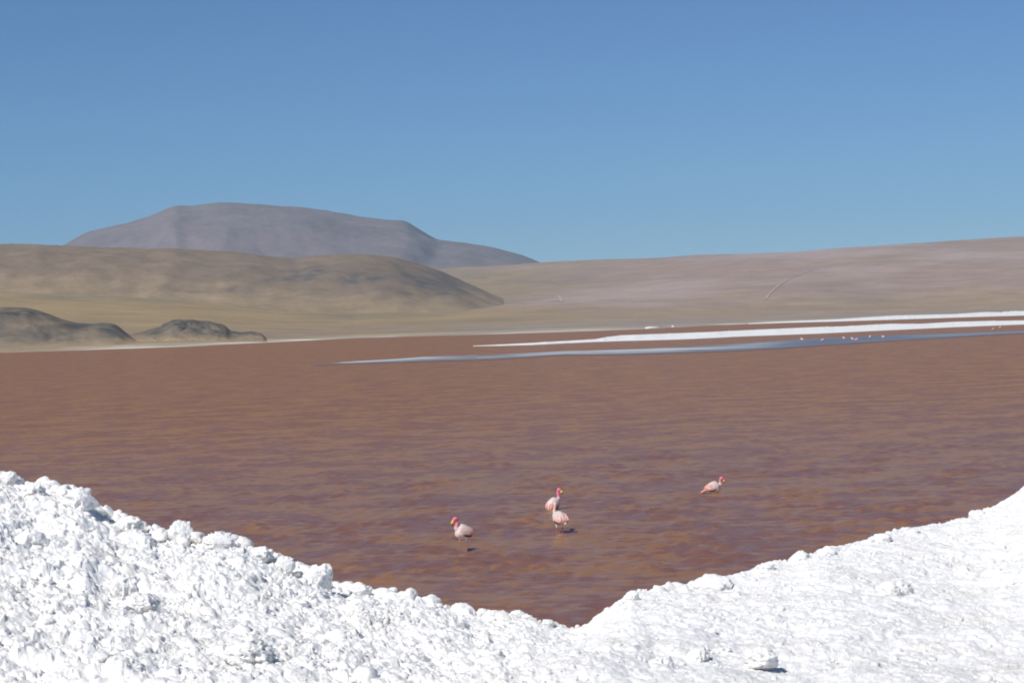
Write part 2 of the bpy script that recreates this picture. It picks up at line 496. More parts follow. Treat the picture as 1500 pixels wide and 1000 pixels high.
def col_hill(X, Y, Z, az, tn, rn):
    base = np.array((0.250, 0.184, 0.127))
    c = lerp(np.broadcast_to(base, X.shape + (3,)), (0.270, 0.212, 0.145), smooth(0.020, -0.002, tn) * 0.8)
    c = lerp(c, (0.226, 0.170, 0.130), np.clip(fbm2(X / 120, Y / 300, 4, 81) + 0.05, 0, 1))
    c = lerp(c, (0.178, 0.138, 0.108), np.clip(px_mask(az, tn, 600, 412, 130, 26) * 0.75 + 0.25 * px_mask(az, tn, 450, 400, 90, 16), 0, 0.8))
    n = np.clip(0.62 + 1.1 * fbm2(X / 55, Y / 110, 4, 91), 0, 1)
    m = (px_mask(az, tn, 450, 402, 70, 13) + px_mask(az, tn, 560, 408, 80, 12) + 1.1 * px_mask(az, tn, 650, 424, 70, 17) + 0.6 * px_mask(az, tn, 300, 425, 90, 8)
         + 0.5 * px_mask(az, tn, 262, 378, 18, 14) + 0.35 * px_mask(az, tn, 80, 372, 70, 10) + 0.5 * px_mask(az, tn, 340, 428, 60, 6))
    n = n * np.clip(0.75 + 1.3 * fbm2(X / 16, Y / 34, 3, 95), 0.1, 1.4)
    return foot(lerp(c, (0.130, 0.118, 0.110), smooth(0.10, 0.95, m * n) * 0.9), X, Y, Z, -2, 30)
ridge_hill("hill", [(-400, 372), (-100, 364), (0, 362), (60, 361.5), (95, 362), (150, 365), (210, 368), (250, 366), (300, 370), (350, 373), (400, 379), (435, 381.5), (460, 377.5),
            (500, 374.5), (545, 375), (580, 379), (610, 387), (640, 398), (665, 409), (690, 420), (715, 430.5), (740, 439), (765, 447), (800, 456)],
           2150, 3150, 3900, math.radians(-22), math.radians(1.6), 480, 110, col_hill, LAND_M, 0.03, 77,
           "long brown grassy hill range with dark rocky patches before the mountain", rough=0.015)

def col_dark(X, Y, Z, az, tn, rn):
    c = lerp(np.broadcast_to((0.235, 0.188, 0.134), X.shape + (3,)), (0.160, 0.135, 0.106), np.clip(0.45 + 1.2 * fbm2(X / 14, Y / 25, 4, 101), 0, 1))
    m = px_mask(az, tn, 165, 482, 22, 10) + px_mask(az, tn, 40, 458, 60, 7) + px_mask(az, tn, 110, 478, 40, 5) + 1.2 * px_mask(az, tn, 275, 475, 36, 10) + px_mask(az, tn, 355, 487, 26, 5) + 0.7 * px_mask(az, tn, 222, 485, 16, 6)
    c = lerp(c, (0.085, 0.082, 0.078), np.clip(m * (0.7 + 0.9 * fbm2(X / 7, Y / 12, 3, 111)), 0, 0.95))
    return foot(c, X, Y, Z, 0.1, 3.0)
ridge_hill("hill", [(-300, 470), (-60, 456), (0, 450), (35, 450.5), (60, 456), (85, 466), (110, 472.5), (135, 474), (150, 472.5), (165, 473.5), (176, 480), (186, 489), (200, 495), (215, 500), (235, 507), (260, 515)],
           965, 1100, 1230, math.radians(-18), math.radians(-8.3), 260, 60, col_dark, LAND_M, 0.04, 123,
           "dark grey green hummock with a rocky knob at the left shore", rough=0.02, zlow=-0.5)
ridge_hill("hill", [(170, 508), (190, 491), (205, 487), (235, 479), (252, 469), (262, 467.5), (285, 470), (305, 471), (330, 478), (338, 485), (352, 487), (368, 485.5), (384, 488.5), (390, 495), (410, 510)],
           1000, 1125, 1230, math.radians(-10.3), math.radians(-5.7), 220, 60, col_dark, LAND_M, 0.09, 133,
           "low broken mound of dark rocks to the right of the shore hummock", rough=0.10, zlow=-0.5)

# lake bed under everything
me = mesh_np("ground", [(-9000, -2800, -4), (9000, -2800, -4), (9000, 12800, -4), (-9000, 12800, -4)], quads=[(0, 1, 2, 3)], col=np.tile((0.22, 0.15, 0.11), (4, 1)))
tag(link("ground", me, LAND_M), "brown desert floor under the lake and beyond the hills", "ground", kind="structure")

# ------------------------------------------------------------------ lake
def waves(X, Y, D):
    rng = np.random.RandomState(5)
    Z = np.zeros_like(X)
    wind = math.radians(80)
    gust = np.clip(0.75 + 0.9 * fbm2(X / 2.2, Y / 5, 4, 201), 0.42, 1.9)
    for lam, n, slope in ((1.4, 6, 0.016), (0.8, 9, 0.044), (0.48, 13, 0.082), (0.31, 12, 0.075)):
        res = smooth(lam * 260, lam * 90, D)         # finer waves only where the mesh is fine enough
        for k in range(n):
            l = lam * (0.75 + 0.5 * rng.rand()); th = wind + rng.randn() * 0.6
            kx, ky = math.cos(th) * 6.283 / l, math.sin(th) * 6.283 / l
            ph = rng.rand() * 6.283
            Z = Z + res * gust * (slope * l / 6.283) * np.sin(kx * X + ky * Y + ph)
    return Z
wt = np.concatenate([np.geomspace(EYE / 16, EYE / 33, 20, endpoint=False), np.linspace(EYE / 33, EYE / 210, 720, endpoint=False), np.geomspace(EYE / 210, EYE / 2700, 160)])
w_az = np.radians(np.concatenate([np.linspace(-80, -15.5, 50, endpoint=False), np.linspace(-15.5, 15.5, 1300), np.linspace(15.5, 80, 51)[1:]]))
WD = (EYE / wt)[:, None] + 0 * w_az[None, :]
WX = WD * np.sin(w_az); WY = WD * np.cos(w_az)
inview = smooth(math.radians(17), math.radians(15), np.abs(w_az))[None, :]
WZ = waves(WX, WY, WD) * inview * smooth(200, 150, WD)
tag(link("water", polar_mesh("water", w_az, WD, WZ, np.repeat((0.235 + 0.11 * smooth(120, 50, WD))[..., None], 3, -1)), WATER_M), "wide red brown lagoon water ruffled by small wind waves", "water", kind="structure")

# pale blue channel crossing the lake, with foam streaks
CH_LO = [(455, 535.4), (500, 533.2), (560, 531.6), (620, 530), (720, 527), (820, 520.6), (920, 519.5), (1060, 515), (1150, 510), (1220, 505.5), (1300, 500), (1400, 494), (1500, 488.4), (1700, 477)]
CH_HI = [(455, 534.6), (500, 531), (560, 527.6), (620, 523), (720, 520), (820, 514.5), (920, 511.5), (1060, 505), (1150, 498), (1220, 494.5), (1300, 491), (1400, 488), (1500, 484.2), (1700, 474)]
def channel():
    aL, tL = poly(CH_LO); aH, tH = poly(CH_HI)
    az = np.linspace(aL[0], aL[-1], 900)
    dl = -EYE / np.interp(az, aL, tL); dh = -EYE / np.interp(az, aH, tH)
    f = np.linspace(0, 1, 40)[:, None]
    jit = fbm2(az * 420 / 9, az * 0, 3, 7)[None, :] * 3.0
    D = dl[None, :] * (1 - f) + dh[None, :] * f + jit * (1 - np.abs(2 * f - 1) * 0.2)
    X = D * np.sin(az); Y = D * np.cos(az)
    pxx = np.interp(az, aL, [p[0] for p in CH_LO])[None, :] + 0 * f
    blue = lerp(np.broadcast_to((0.20, 0.205, 0.21), D.shape + (3,)), (0.145, 0.180, 0.230), smooth(900, 1180, pxx))  # sky reflection painted into the base colour, bluer to the right
    foam_n = fbm2((az * 420 / 22)[None, :] + f * 2.5, f * 3.2 + 0 * az[None, :], 4, 301)
    fmid = np.where(pxx < 700, 0.72, 0.55 + 0 * pxx)
    band = np.exp(-((f - fmid) / 0.30) ** 2)
    foam = np.clip((foam_n + 0.30) * 1.7, 0, 1) * band * (smooth(480, 530, pxx)) * (1 - 0.75 * smooth(960, 1230, pxx)) 
    foam = np.maximum(foam, np.exp(-((f - 0.86) / 0.16) ** 2) * smooth(485, 505, pxx) * (1 - smooth(600, 720, pxx)) * np.clip(0.75 + foam_n, 0, 1))
    foam = np.maximum(foam, 0.9 * np.exp(-((f - 0.33) / 0.07) ** 2) * smooth(870, 960, pxx) * (1 - smooth(1120, 1160, pxx)) * np.clip(0.5 + 1.3 * foam_n, 0, 1))
    brown = np.clip(0.35 + 1.2 * fbm2((az * 420 / 14)[None, :] + f * 4, f * 4.0 + 0 * az[None, :], 4, 331), 0, 0.8)
    blue = lerp(blue, (0.235, 0.135, 0.110), brown * (0.35 + 0.65 * np.abs(2 * f - 1) ** 2))
    c = lerp(blue, (0.74, 0.74, 0.72), np.clip(foam, 0, 1) * 0.95)
    Z = 0.035 + 0.10 * foam
    m, nt, p = new_mat("channel_water")
    a = N(nt, "ShaderNodeAttribute"); a.attribute_name = "Col"
    w = noise_node(nt, 1.5, 4, 0.6)
    b = N(nt, "ShaderNodeBump"); b.inputs["Strength"].default_value = 1.0; b.inputs["Distance"].default_value = 0.12
    nt.links.new(w.outputs["Fac"], b.inputs["Height"])
    ruffled(nt, p, a.outputs["Color"], b.outputs[0], 0.22, 0.3)
    tag(link("water_channel", polar_mesh("water_channel", az, D, Z, c), m), "narrow blue channel with grey foam streaks crossing the red lake", "water", kind="structure")
channel()

# white salt bars standing out of the lake
def salt_bar(lo, hi, top, seed, label):
    aL, tL = poly(lo); aH, tH = poly(hi)
    az = np.linspace(max(aL[0], aH[0]), min(aL[-1], aH[-1]), 900)
    dl = -EYE / np.interp(az, aL, tL)
    L = az * np.mean(dl)
    w0 = np.interp(az, aL, tL); w1 = np.interp(az, aH, tH)
    hgt = top * np.clip((w1 - w0) * F_PX / 6.0, 0.12, 1.0) * (1 + 0.22 * fbm2(L / 9, L * 0, 4, seed))
    dh = (hgt - EYE) / w1
    dh = np.maximum(dh, dl + 4)
    f = np.concatenate([[-0.06], np.linspace(0, 1, 26), [1.08]])[:, None]
    D = dl[None, :] + (dh - dl)[None, :] * f
    X = D * np.sin(az); Y = D * np.cos(az)
    s = smooth(-0.02, 0.30, f) * 0.62 + 0.38 * smooth(0.2, 1.0, f)
    Z = hgt[None, :] * s * (1 + 0.16 * fbm2(X / 6, Y / 9, 4, seed + 3) * (f < 0.98)) - 0.02
    Z[0] = -0.3; Z[-1] = -0.6
    tag(link("salt_bar", polar_mesh("salt_bar", az, D, Z), FARSALT_M), label, "salt bar", kind="structure")
salt_bar([(693, 507), (740, 506), (780, 505), (830, 502.5), (875, 500.5), (906, 499.5), (1000, 497), (1080, 493), (1200, 488.5), (1304, 483.5), (1400, 479), (1500, 475), (1800, 461)],
         [(693, 506.2), (740, 504), (780, 501.8), (830, 499), (872, 496.5), (888, 493.6), (910, 490.8), (960, 489), (1032, 486.3), (1080, 484), (1200, 478.6), (1230, 478), (1304, 474), (1350, 474), (1400, 471), (1500, 469), (1800, 455)],
         0.75, 401, "long low white salt bar nearest in the red lake, tapering to the left")
salt_bar([(1096, 474.6), (1150, 472.8), (1230, 470.6), (1312, 468), (1400, 465), (1500, 462), (1800, 450)],
         [(1096, 473.4), (1150, 470.5), (1230, 467.2), (1262, 465), (1312, 462), (1400, 459.8), (1456, 456), (1500, 455), (1800, 443)],
         1.2, 411, "second white salt bar lying farther back against the desert shore")

# ------------------------------------------------------------------ white salt bank in the foreground
CREST = [(-300, 600), (0, 690), (40, 708), (80, 708), (115, 716), (150, 742), (165, 750), (200, 763), (230, 772), (262, 778), (300, 784), (330, 786), (370, 800), (400, 812), (430, 826), (465, 836), (485, 850),
         (500, 856), (540, 862), (600, 872), (640, 880), (690, 894), (720, 898), (770, 902), (800, 916), (835, 928), (860, 921), (885, 901), (910, 884), (925, 870), (965, 862), (1000, 858), (1045, 848),
         (1065, 846), (1100, 838), (1125, 828), (1160, 824), (1200, 808), (1250, 797), (1290, 787), (1340, 776), (1400, 764), (1440, 752), (1470, 735), (1492, 722), (1500, 716), (1700, 640)]
ca, ct = poly(CREST)
BOT = poly([(-300, 1000), (0, 1000), (750, 1000), (1500, 1000), (1700, 1000)])
D_AZ = poly([(-300, 700), (0, 700), (300, 800), (835, 915), (1200, 800), (1500, 710), (1700, 640)])[0]
D_VAL = np.array([16.5, 14.5, 12.5, 10.6, 12.2, 15.0, 17.0])

def bank_z(az, d):
    """bank height without its lumps"""
    dc = np.interp(az, D_AZ, D_VAL)
    zc = EYE + dc * np.interp(az, ca, ct) - 0.020 * leftness(az)
    z0 = EYE + 8.0 * np.interp(az, BOT[0], BOT[1])
    sl = (zc - z0) / (dc - 8.0)
    zin = z0 + sl * np.clip(d - 8.0, -1.5, None)
    over = np.clip(d - dc, 0, None)
    return np.where(d <= dc, zin, zc - 0.42 * (np.sqrt(over ** 2 + 0.16) - 0.4)), dc

def leftness(az):
    return smooth(math.radians(2.2), math.radians(-2.0), az)

def bank_detail(X, Y, az, d, dc):
    lf = leftness(az)
    crest_keep = 0.35 + 0.65 * smooth(0.1, 1.6, np.abs(d - dc))
    big = fbm2(X / 1.3, Y / 1.3, 3, 501) * 0.055 * crest_keep
    wx = X + 0.03 * fbm2(X / 0.12, Y / 0.12, 3, 551); wy = Y + 0.03 * fbm2(X / 0.12, Y / 0.12, 3, 561)
    z = big
    for s, fill, amp, sd in ((0.50, 0.6, 0.13, 511), (0.24, 0.6, 0.16, 521), (0.11, 0.7, 0.22, 531), (0.055, 0.8, 0.32, 541)):
        k = lf * 0.9 + (1 - lf) * (0.30 if s > 0.06 else 0.42)
        z = z + clods2(wx, wy, s, fill, sd) * s * amp * k * (crest_keep if s > 0.2 else 1)
    z = z + fbm2(X / 0.07, Y / 0.07, 4, 571, 0.7) * (0.005 + 0.007 * lf) - 0.025 * lf
    # wind packed, faintly stepped crust on the right
    st = fbm2(X / 0.8 + 4, Y / 1.5, 4, 581)
    z = z + (1 - lf) * 0.010 * (smooth(-0.05, 0.12, st) + smooth(0.25, 0.4, st)) * crest_keep
    return z

b_az = np.radians(np.concatenate([np.linspace(-180, -34, 90, endpoint=False), np.linspace(-34, -15, 420, endpoint=False), np.linspace(-15, 15, 1210), np.linspace(15, 34, 421)[1:], np.linspace(34, 180, 91)[1:]]))
b_d = np.concatenate([[0.4, 1.5, 3, 4.5, 5.6], np.linspace(6.3, 17.5, 1150), np.linspace(17.6, 30, 60), [34, 40, 50, 60]])
BD = b_d[:, None] + 0 * b_az[None, :]
BA = np.broadcast_to(b_az[None, :], BD.shape)
BZ, BDC = bank_z(b_az[None, :] + 0 * BD, BD)
back = smooth(math.radians(50), math.radians(80), np.abs(BA))
BZ = BZ * (1 - back) + 3.7 * back
vis = (np.abs(BA) < math.radians(34)) & (BD > 5) & (BD < 20)
det = np.zeros_like(BD)
BX = BD * np.sin(BA); BY = BD * np.cos(BA)
det[vis] = bank_detail(BX[vis], BY[vis], BA[vis], BD[vis], BDC[vis])
det[~vis] = fbm2(BX[~vis] / 1.3, BY[~vis] / 1.3, 3, 501) * 0.055
BZ = np.maximum(BZ + det, -2.0)
bank_me = polar_mesh("salt_bank", b_az, BD, BZ)
co = np.empty(len(bank_me.vertices) * 3, np.float32); bank_me.vertices.foreach_get("co", co); co = co.reshape(-1, 3).astype(float)
vi = np.nonzero(vis.reshape(-1))[0]; q = co[vi]
amp = (0.55 + 0.45 * leftness(np.arctan2(q[:, 0], q[:, 1])))[:, None]
for sc_, am, sd in ((0.085, 0.016, 701), (0.034, 0.0075, 711), (0.015, 0.0035, 721)):
    p = q / sc_
    q = q + amp * am * np.stack([noise3(p[:, 0], p[:, 1], p[:, 2], sd + k) for k in range(3)], -1)
co[vi] = q
bank_me.vertices.foreach_set("co", co.astype(np.float32).ravel()); bank_me.update()
tag(link("salt_bank", bank_me, SALT_M), "bright white crusty salt bank rising at both sides in the foreground", "salt bank", kind="structure")

def bank_hit(px, py):
    """where the sight line of a pixel meets the bank"""
    a, t = azt(px, py); a = float(a); t = float(t)
    ds = np.linspace(6.5, 17.5, 1200)
    z, dc = bank_z(np.full_like(ds, a), ds)
    lz = EYE + ds * t
    hit = np.nonzero(z + 0.02 >= lz)[0]
    d = ds[hit[0]] if len(hit) else float(dc[0])
    return a, d, float(bank_z(np.array([a]), np.array([d]))[0][0])

# ---- lumps of salt
def ico(sub):
    import bmesh
    bm = bmesh.new(); bmesh.ops.create_icosphere(bm, subdivisions=sub, radius=1.0)
    v = np.array([x.co[:] for x in bm.verts]); f = np.array([[q.index for q in p.verts] for p in bm.faces]); bm.free()
    return v, f

def lump_shape(v, seed, knob=0.28, fine=0.06, squash=0.8, cuts=4):
    o = seed * 13.7
    n = noise3(v[:, 0] * 1.3 + o, v[:, 1] * 1.3, v[:, 2] * 1.3, seed) * 0.5
    p = v * 2.4 + o
    kn = 1 - np.abs(noise3(p[:, 0], p[:, 1], p[:, 2], seed + 1))
    p2 = v * 5.5 + o
    kn2 = 1 - np.abs(noise3(p2[:, 0], p2[:, 1], p2[:, 2], seed + 2))
    p3 = v * 12 + o
    fn = 0.5 - 1.6 * np.abs(noise3(p3[:, 0], p3[:, 1], p3[:, 2], seed + 3))
    r = 0.82 + n * 0.45 + knob * (kn - 0.6) + knob * 0.5 * (kn2 - 0.6) + fine * fn
    w = v * r[:, None]
    # a few broken flat faces
    rng = np.random.RandomState(seed)
    for k in range(cuts):
        d = rng.randn(3); d /= np.linalg.norm(d)
        lim = 0.50 + 0.35 * rng.rand()
        ex = np.clip(w @ d - lim, 0, None)
        w = w - ex[:, None] * d * 0.8
    w[:, 2] *= squash
    return w

def rot(rng):
    a, b, c = rng.rand(3) * np.array([6.283, 0.6, 6.283])
    ca_, sa_, cb, sb, cc, sc_ = math.cos(a), math.sin(a), math.cos(b), math.sin(b), math.cos(c), math.sin(c)
    return np.array([[ca_, -sa_, 0], [sa_, ca_, 0], [0, 0, 1]]) @ np.array([[1, 0, 0], [0, cb, -sb], [0, sb, cb]]) @ np.array([[cc, -sc_, 0], [sc_, cc, 0], [0, 0, 1]])

LUMPS = [  # x, y of the lump's middle, width, height in photograph pixels, label
    (12, 697, 26, 22, "salt lump on the crest at the far left edge"),
    (50, 716, 40, 24, "pale salt slab on the crest just right of the left edge"),
    (120, 728, 56, 34, "broad knobbly salt hummock on the left crest with a dark hollow at its right"),
    (192, 766, 36, 26, "salt lump on the crest left of the flat-topped block"),
    (265, 776, 36, 34, "flat-topped upright salt block on the left crest"),
    (326, 788, 56, 28, "long sloping salt lump on the crest right of the flat-topped block"),
    (388, 809, 36, 22, "smooth rounded salt lump low on the left crest"),
    (418, 824, 30, 24, "greyish salt lump between the smooth lump and the twin-knobbed pillar"),
    (466, 842, 44, 52, "tall twin-knobbed salt pillar at the right end of the left crest"),
    (197, 790, 64, 36, "large rounded salt boulder on the left slope casting a shadow to its right"),
    (46, 788, 62, 40, "big smooth salt boulder near the left edge, below the crest"),
    (183, 853, 46, 40, "steep-sided salt lump halfway down the left slope with dark shade at its right"),
    (205, 880, 60, 32, "egg-shaped salt lump just below the steep-sided lump"),
    (364, 948, 78, 50, "largest salt boulder at the bottom of the left slope beside a beige hollow"),
    (528, 863, 34, 20, "low salt lump on the crest right of the twin-knobbed pillar"),
    (596, 872, 24, 16, "small domed salt lump on the falling crest above the middle slope"),
    (722, 897, 26, 14, "small pointed salt lump on the crest left of the lowest dip"),
    (803, 910, 20, 14, "small round salt lump at the edge of the lowest dip"),
    (926, 868, 22, 20, "square white salt chunk on the crest right of the lowest dip"),
    (1044, 848, 62, 28, "smooth white salt dome on the right crest"),
    (1022, 953, 34, 26, "wedge-shaped salt lump on the lower right slope, the smaller of two"),
    (1116, 955, 56, 34, "large wedge-shaped salt boulder on the lower right slope with a dark notch at its right"),
    (968, 968, 44, 34, "salt lump near the bottom edge with a split of shade beneath it"),
    (1124, 826, 22, 16, "small knob of salt on the right crest beyond the smooth dome"),
    (1172, 812, 36, 22, "rounded salt lump on the right crest, left of two side by side"),
    (1210, 803, 32, 20, "tilted salt lump on the right crest, right of two side by side"),
    (1294, 784, 30, 15, "flat white salt lump lying alone on the right crest"),
    (1338, 775, 24, 12, "low salt lump on the right crest beyond the flat lone one"),
    (1432, 750, 26, 14, "round salt lump on the steepening right crest"),
    (1308, 856, 58, 30, "overhanging salt crust on the right slope with a shadow beneath it"),
]
SEG4, FACE4 = ico(5)
for i, (px, py, w, h, lab) in enumerate(LUMPS):
    a, d, z = bank_hit(px, py + h * 0.25)
    sx = w / F_PX * d / 2; sz = h / F_PX * d / 2
    rng = np.random.RandomState(900 + i)
    v = lump_shape(SEG4, 900 + i, knob=0.42 if a < 0.02 else 0.26, fine=0.11, squash=1.0)
    v = v / np.abs(v).max(0)
    v = v * np.array([sx * 1.06, sx * (0.85 + 0.3 * rng.rand()), max(sz * 1.25, sx * 0.45)])
    me = mesh_np("salt_lump", v, tris=FACE4)
    o = link("salt_lump", me, SALT_M)
    zc = EYE + d * float(azt(px, py)[1])
    o.location = (d * math.sin(a), d * math.cos(a), zc - (0.35 if a < 0.02 else 0.70) * sz)
    o.rotation_euler = (0, 0, -a)
    tag(o, lab, "salt lump", "white salt lumps on the bank")

def rubble():
    rng = np.random.RandomState(77)
    vs, fs = [], []; off = 0
    lib = {}
    for sub in (1, 2, 3):
        v, f = ico(sub)
        lib[sub] = ([lump_shape(v, 300 + sub * 40 + k, knob=0.36, fine=0.12 if sub > 1 else 0.0, squash=0.75, cuts=9) for k in range(24)], f)
    def scatter(n, rmin, rmax, sub, keep_right):
        nonlocal off
        az = np.radians(rng.uniform(-27, 27, n)); d = np.sqrt(rng.uniform(6.6 ** 2, 16.6 ** 2, n))
        z, dc = bank_z(az, d)
        lf = leftness(az)
        dens = np.clip(0.55 + 0.9 * fbm2(d * np.sin(az) / 0.7, d * np.cos(az) / 0.7, 2, 601), 0.1, 1)
        ok = (d < dc + 0.25) & (rng.rand(n) < dens * (keep_right + (1 - keep_right) * lf))
        az, d, dc = az[ok], d[ok], dc[ok]
        z = z[ok] + bank_detail(d * np.sin(az), d * np.cos(az), az, d, dc)
        r = rmin * (rmax / rmin) ** (rng.rand(len(az)) ** 1.8)
        shapes, f = lib[sub]
        for k in range(len(az)):
            s = shapes[rng.randint(24)] @ rot(rng).T * (r[k] * np.array([1, 1, 0.85 + 0.3 * rng.rand()]))
            vs.append(s + np.array([d[k] * math.sin(az[k]), d[k] * math.cos(az[k]), z[k] - r[k] * 0.08]))
            fs.append(f + off); off += len(s)
    scatter(760, 0.026, 0.070, 3, 0.05)
    # heaped clods along the crest
    n = 960
    az = np.radians(rng.uniform(-27, 27, n)); _, dc = bank_z(az, np.full(n, 10.0)); d = dc + rng.normal(-0.05, 0.10, n)
    z, dc = bank_z(az, d); lf = leftness(az); ok = rng.rand(n) < 0.22 + 0.78 * lf
    shapes, f = lib[3]
    for k in np.nonzero(ok)[0]:
        rr = 0.022 + 0.05 * rng.rand() ** 2
        s = shapes[rng.randint(24)] @ rot(rng).T * rr
        vs.append(s + np.array([d[k] * math.sin(az[k]), d[k] * math.cos(az[k]), z[k] - (0.0 if lf[k] > 0.5 else 0.35 * rr)])); fs.append(f + off); off += len(s)
    scatter(8200, 0.012, 0.033, 2, 0.26)
    scatter(56000, 0.006, 0.018, 1, 0.48)
    me = mesh_np("salt_rubble", np.concatenate(vs), tris=np.concatenate(fs), smooth_sh=False)
    tag(link("salt_rubble", me, SALT_M), "loose crumbs and small clods of white salt strewn over the bank", "salt rubble", kind="stuff")
rubble()

# ------------------------------------------------------------------ flamingos
FEATHER_M = attr_mat("feathers", 0.8, noises=((28.0, 0.86, 1.12, (1, 1, 0.6)),), bump=(60.0, 0.5, 0.006), spec=0.2)
HORN_M = attr_mat("horn", 0.45, spec=0.4)

def tube(pts, rad, n=20):
    """closed tube through pts with (ry, rz) or single radii; returns verts, tris"""
    P = np.array(pts, float); R = np.array([(r, r) if np.isscalar(r) else r for r in rad], float)
    m = len(P)
    T = np.gradient(P, axis=0); T /= np.linalg.norm(T, axis=1)[:, None]
    vs = []
    side0 = np.array((0, 1.0, 0))
    for i in range(m):
        s = side0 - T[i] * (side0 @ T[i]); s /= np.linalg.norm(s)
        up = np.cross(T[i], s)
        th = np.arange(n) / n * 2 * math.pi
        vs.append(P[i] + np.cos(th)[:, None] * s * R[i, 0] + np.sin(th)[:, None] * up * R[i, 1])
    V = np.concatenate(vs + [P[:1] - T[:1] * R[0].min() * 0.5, P[-1:] + T[-1:] * R[-1].min() * 0.5])
    f = []
    for i in range(m - 1):
        for k in range(n):
            a, b = i * n + k, i * n + (k + 1) % n
            f += [(a, b, b + n), (a, b + n, a + n)]
    c0, c1 = m * n, m * n + 1
    for k in range(n):
        f.append((c0, (k + 1) % n, k)); f.append((c1, (m - 1) * n + k, (m - 1) * n + (k + 1) % n))
    return V, np.array(f)

def spline(pts, vals, n):
    """Catmull-Rom through points (with radii)"""
    P = np.concatenate([np.array(pts, float), np.array(vals, float)], 1)
    Q = np.concatenate([2 * P[:1] - P[1:2], P, 2 * P[-1:] - P[-2:-1]])
    out = []
    for i in range(len(P) - 1):
        p0, p1, p2, p3 = Q[i:i + 4]
        for t in np.linspace(0, 1, n, endpoint=False):
            out.append(0.5 * ((2 * p1) + (-p0 + p2) * t + (2*p0 - 5*p1 + 4*p2 - p3) * t * t + (-p0 + 3*p1 - 3*p2 + p3) * t ** 3))
    out.append(P[-1])
    out = np.array(out)
    return out[:, :3], np.maximum(out[:, 3:], 0.003)

def merge(parts):
    V, Fc, off = [], [], 0
    for v, f in parts:
        V.append(v); Fc.append(np.asarray(f) + off); off += len(v)
    return np.concatenate(V), np.concatenate(Fc)

def remeshed(name, parts, voxel):
    V, Fc = merge(parts)
    tmp = bpy.data.objects.new("tmp", mesh_np("tmp", V, tris=Fc))
    COL.objects.link(tmp)
    md = tmp.modifiers.new("r", 'REMESH'); md.mode = 'VOXEL'; md.voxel_size = voxel
    sm = tmp.modifiers.new("s", 'SMOOTH'); sm.factor = 0.5; sm.iterations = 3
    bpy.context.view_layer.update()
    me = bpy.data.meshes.new_from_object(tmp.evaluated_get(bpy.context.evaluated_depsgraph_get()))
    me.name = name
    old = tmp.data
    bpy.data.objects.remove(tmp); bpy.data.meshes.remove(old)
    me.polygons.foreach_set("use_smooth", np.ones(len(me.polygons), bool))
    return me

def feather(base, tip, width, thick=0.008, sag=0.02, side=(0, 1, 0)):
    b = np.array(base, float); t = np.array(tip, float)
    pts, rad = [], []
    for k in np.linspace(0, 1, 9):
        p = b * (1 - k) + t * k; p[2] += sag * math.sin(k * math.pi)
        w = width * (0.35 + 0.65 * math.sin(min(1, k * 1.25) * math.pi / 1.25) ** 0.8) if k < 0.97 else width * 0.15
        pts.append(p); rad.append((thick, w))
    return tube(pts, rad, 10)

PALE = np.array((0.73, 0.57, 0.515)); WHITE = np.array((0.78, 0.70, 0.64)); GREYW = np.array((0.50, 0.45, 0.44))
PINK = np.array((0.80, 0.20, 0.30)); CORAL = np.array((0.76, 0.29, 0.235)); BLACK = np.array((0.02, 0.018, 0.02)); LEG = np.array((0.36, 0.17, 0.155))

def rot_pitch(p, pitch, c=(0, 0, 0.43)):
    p = np.array(p, float); c = np.array(c)
    q = p - c; a = pitch
    x = q[..., 0] * math.cos(a) - q[..., 2] * math.sin(a); z = q[..., 0] * math.sin(a) + q[..., 2] * math.cos(a)
    return np.stack([x, q[..., 1], z], -1) + c

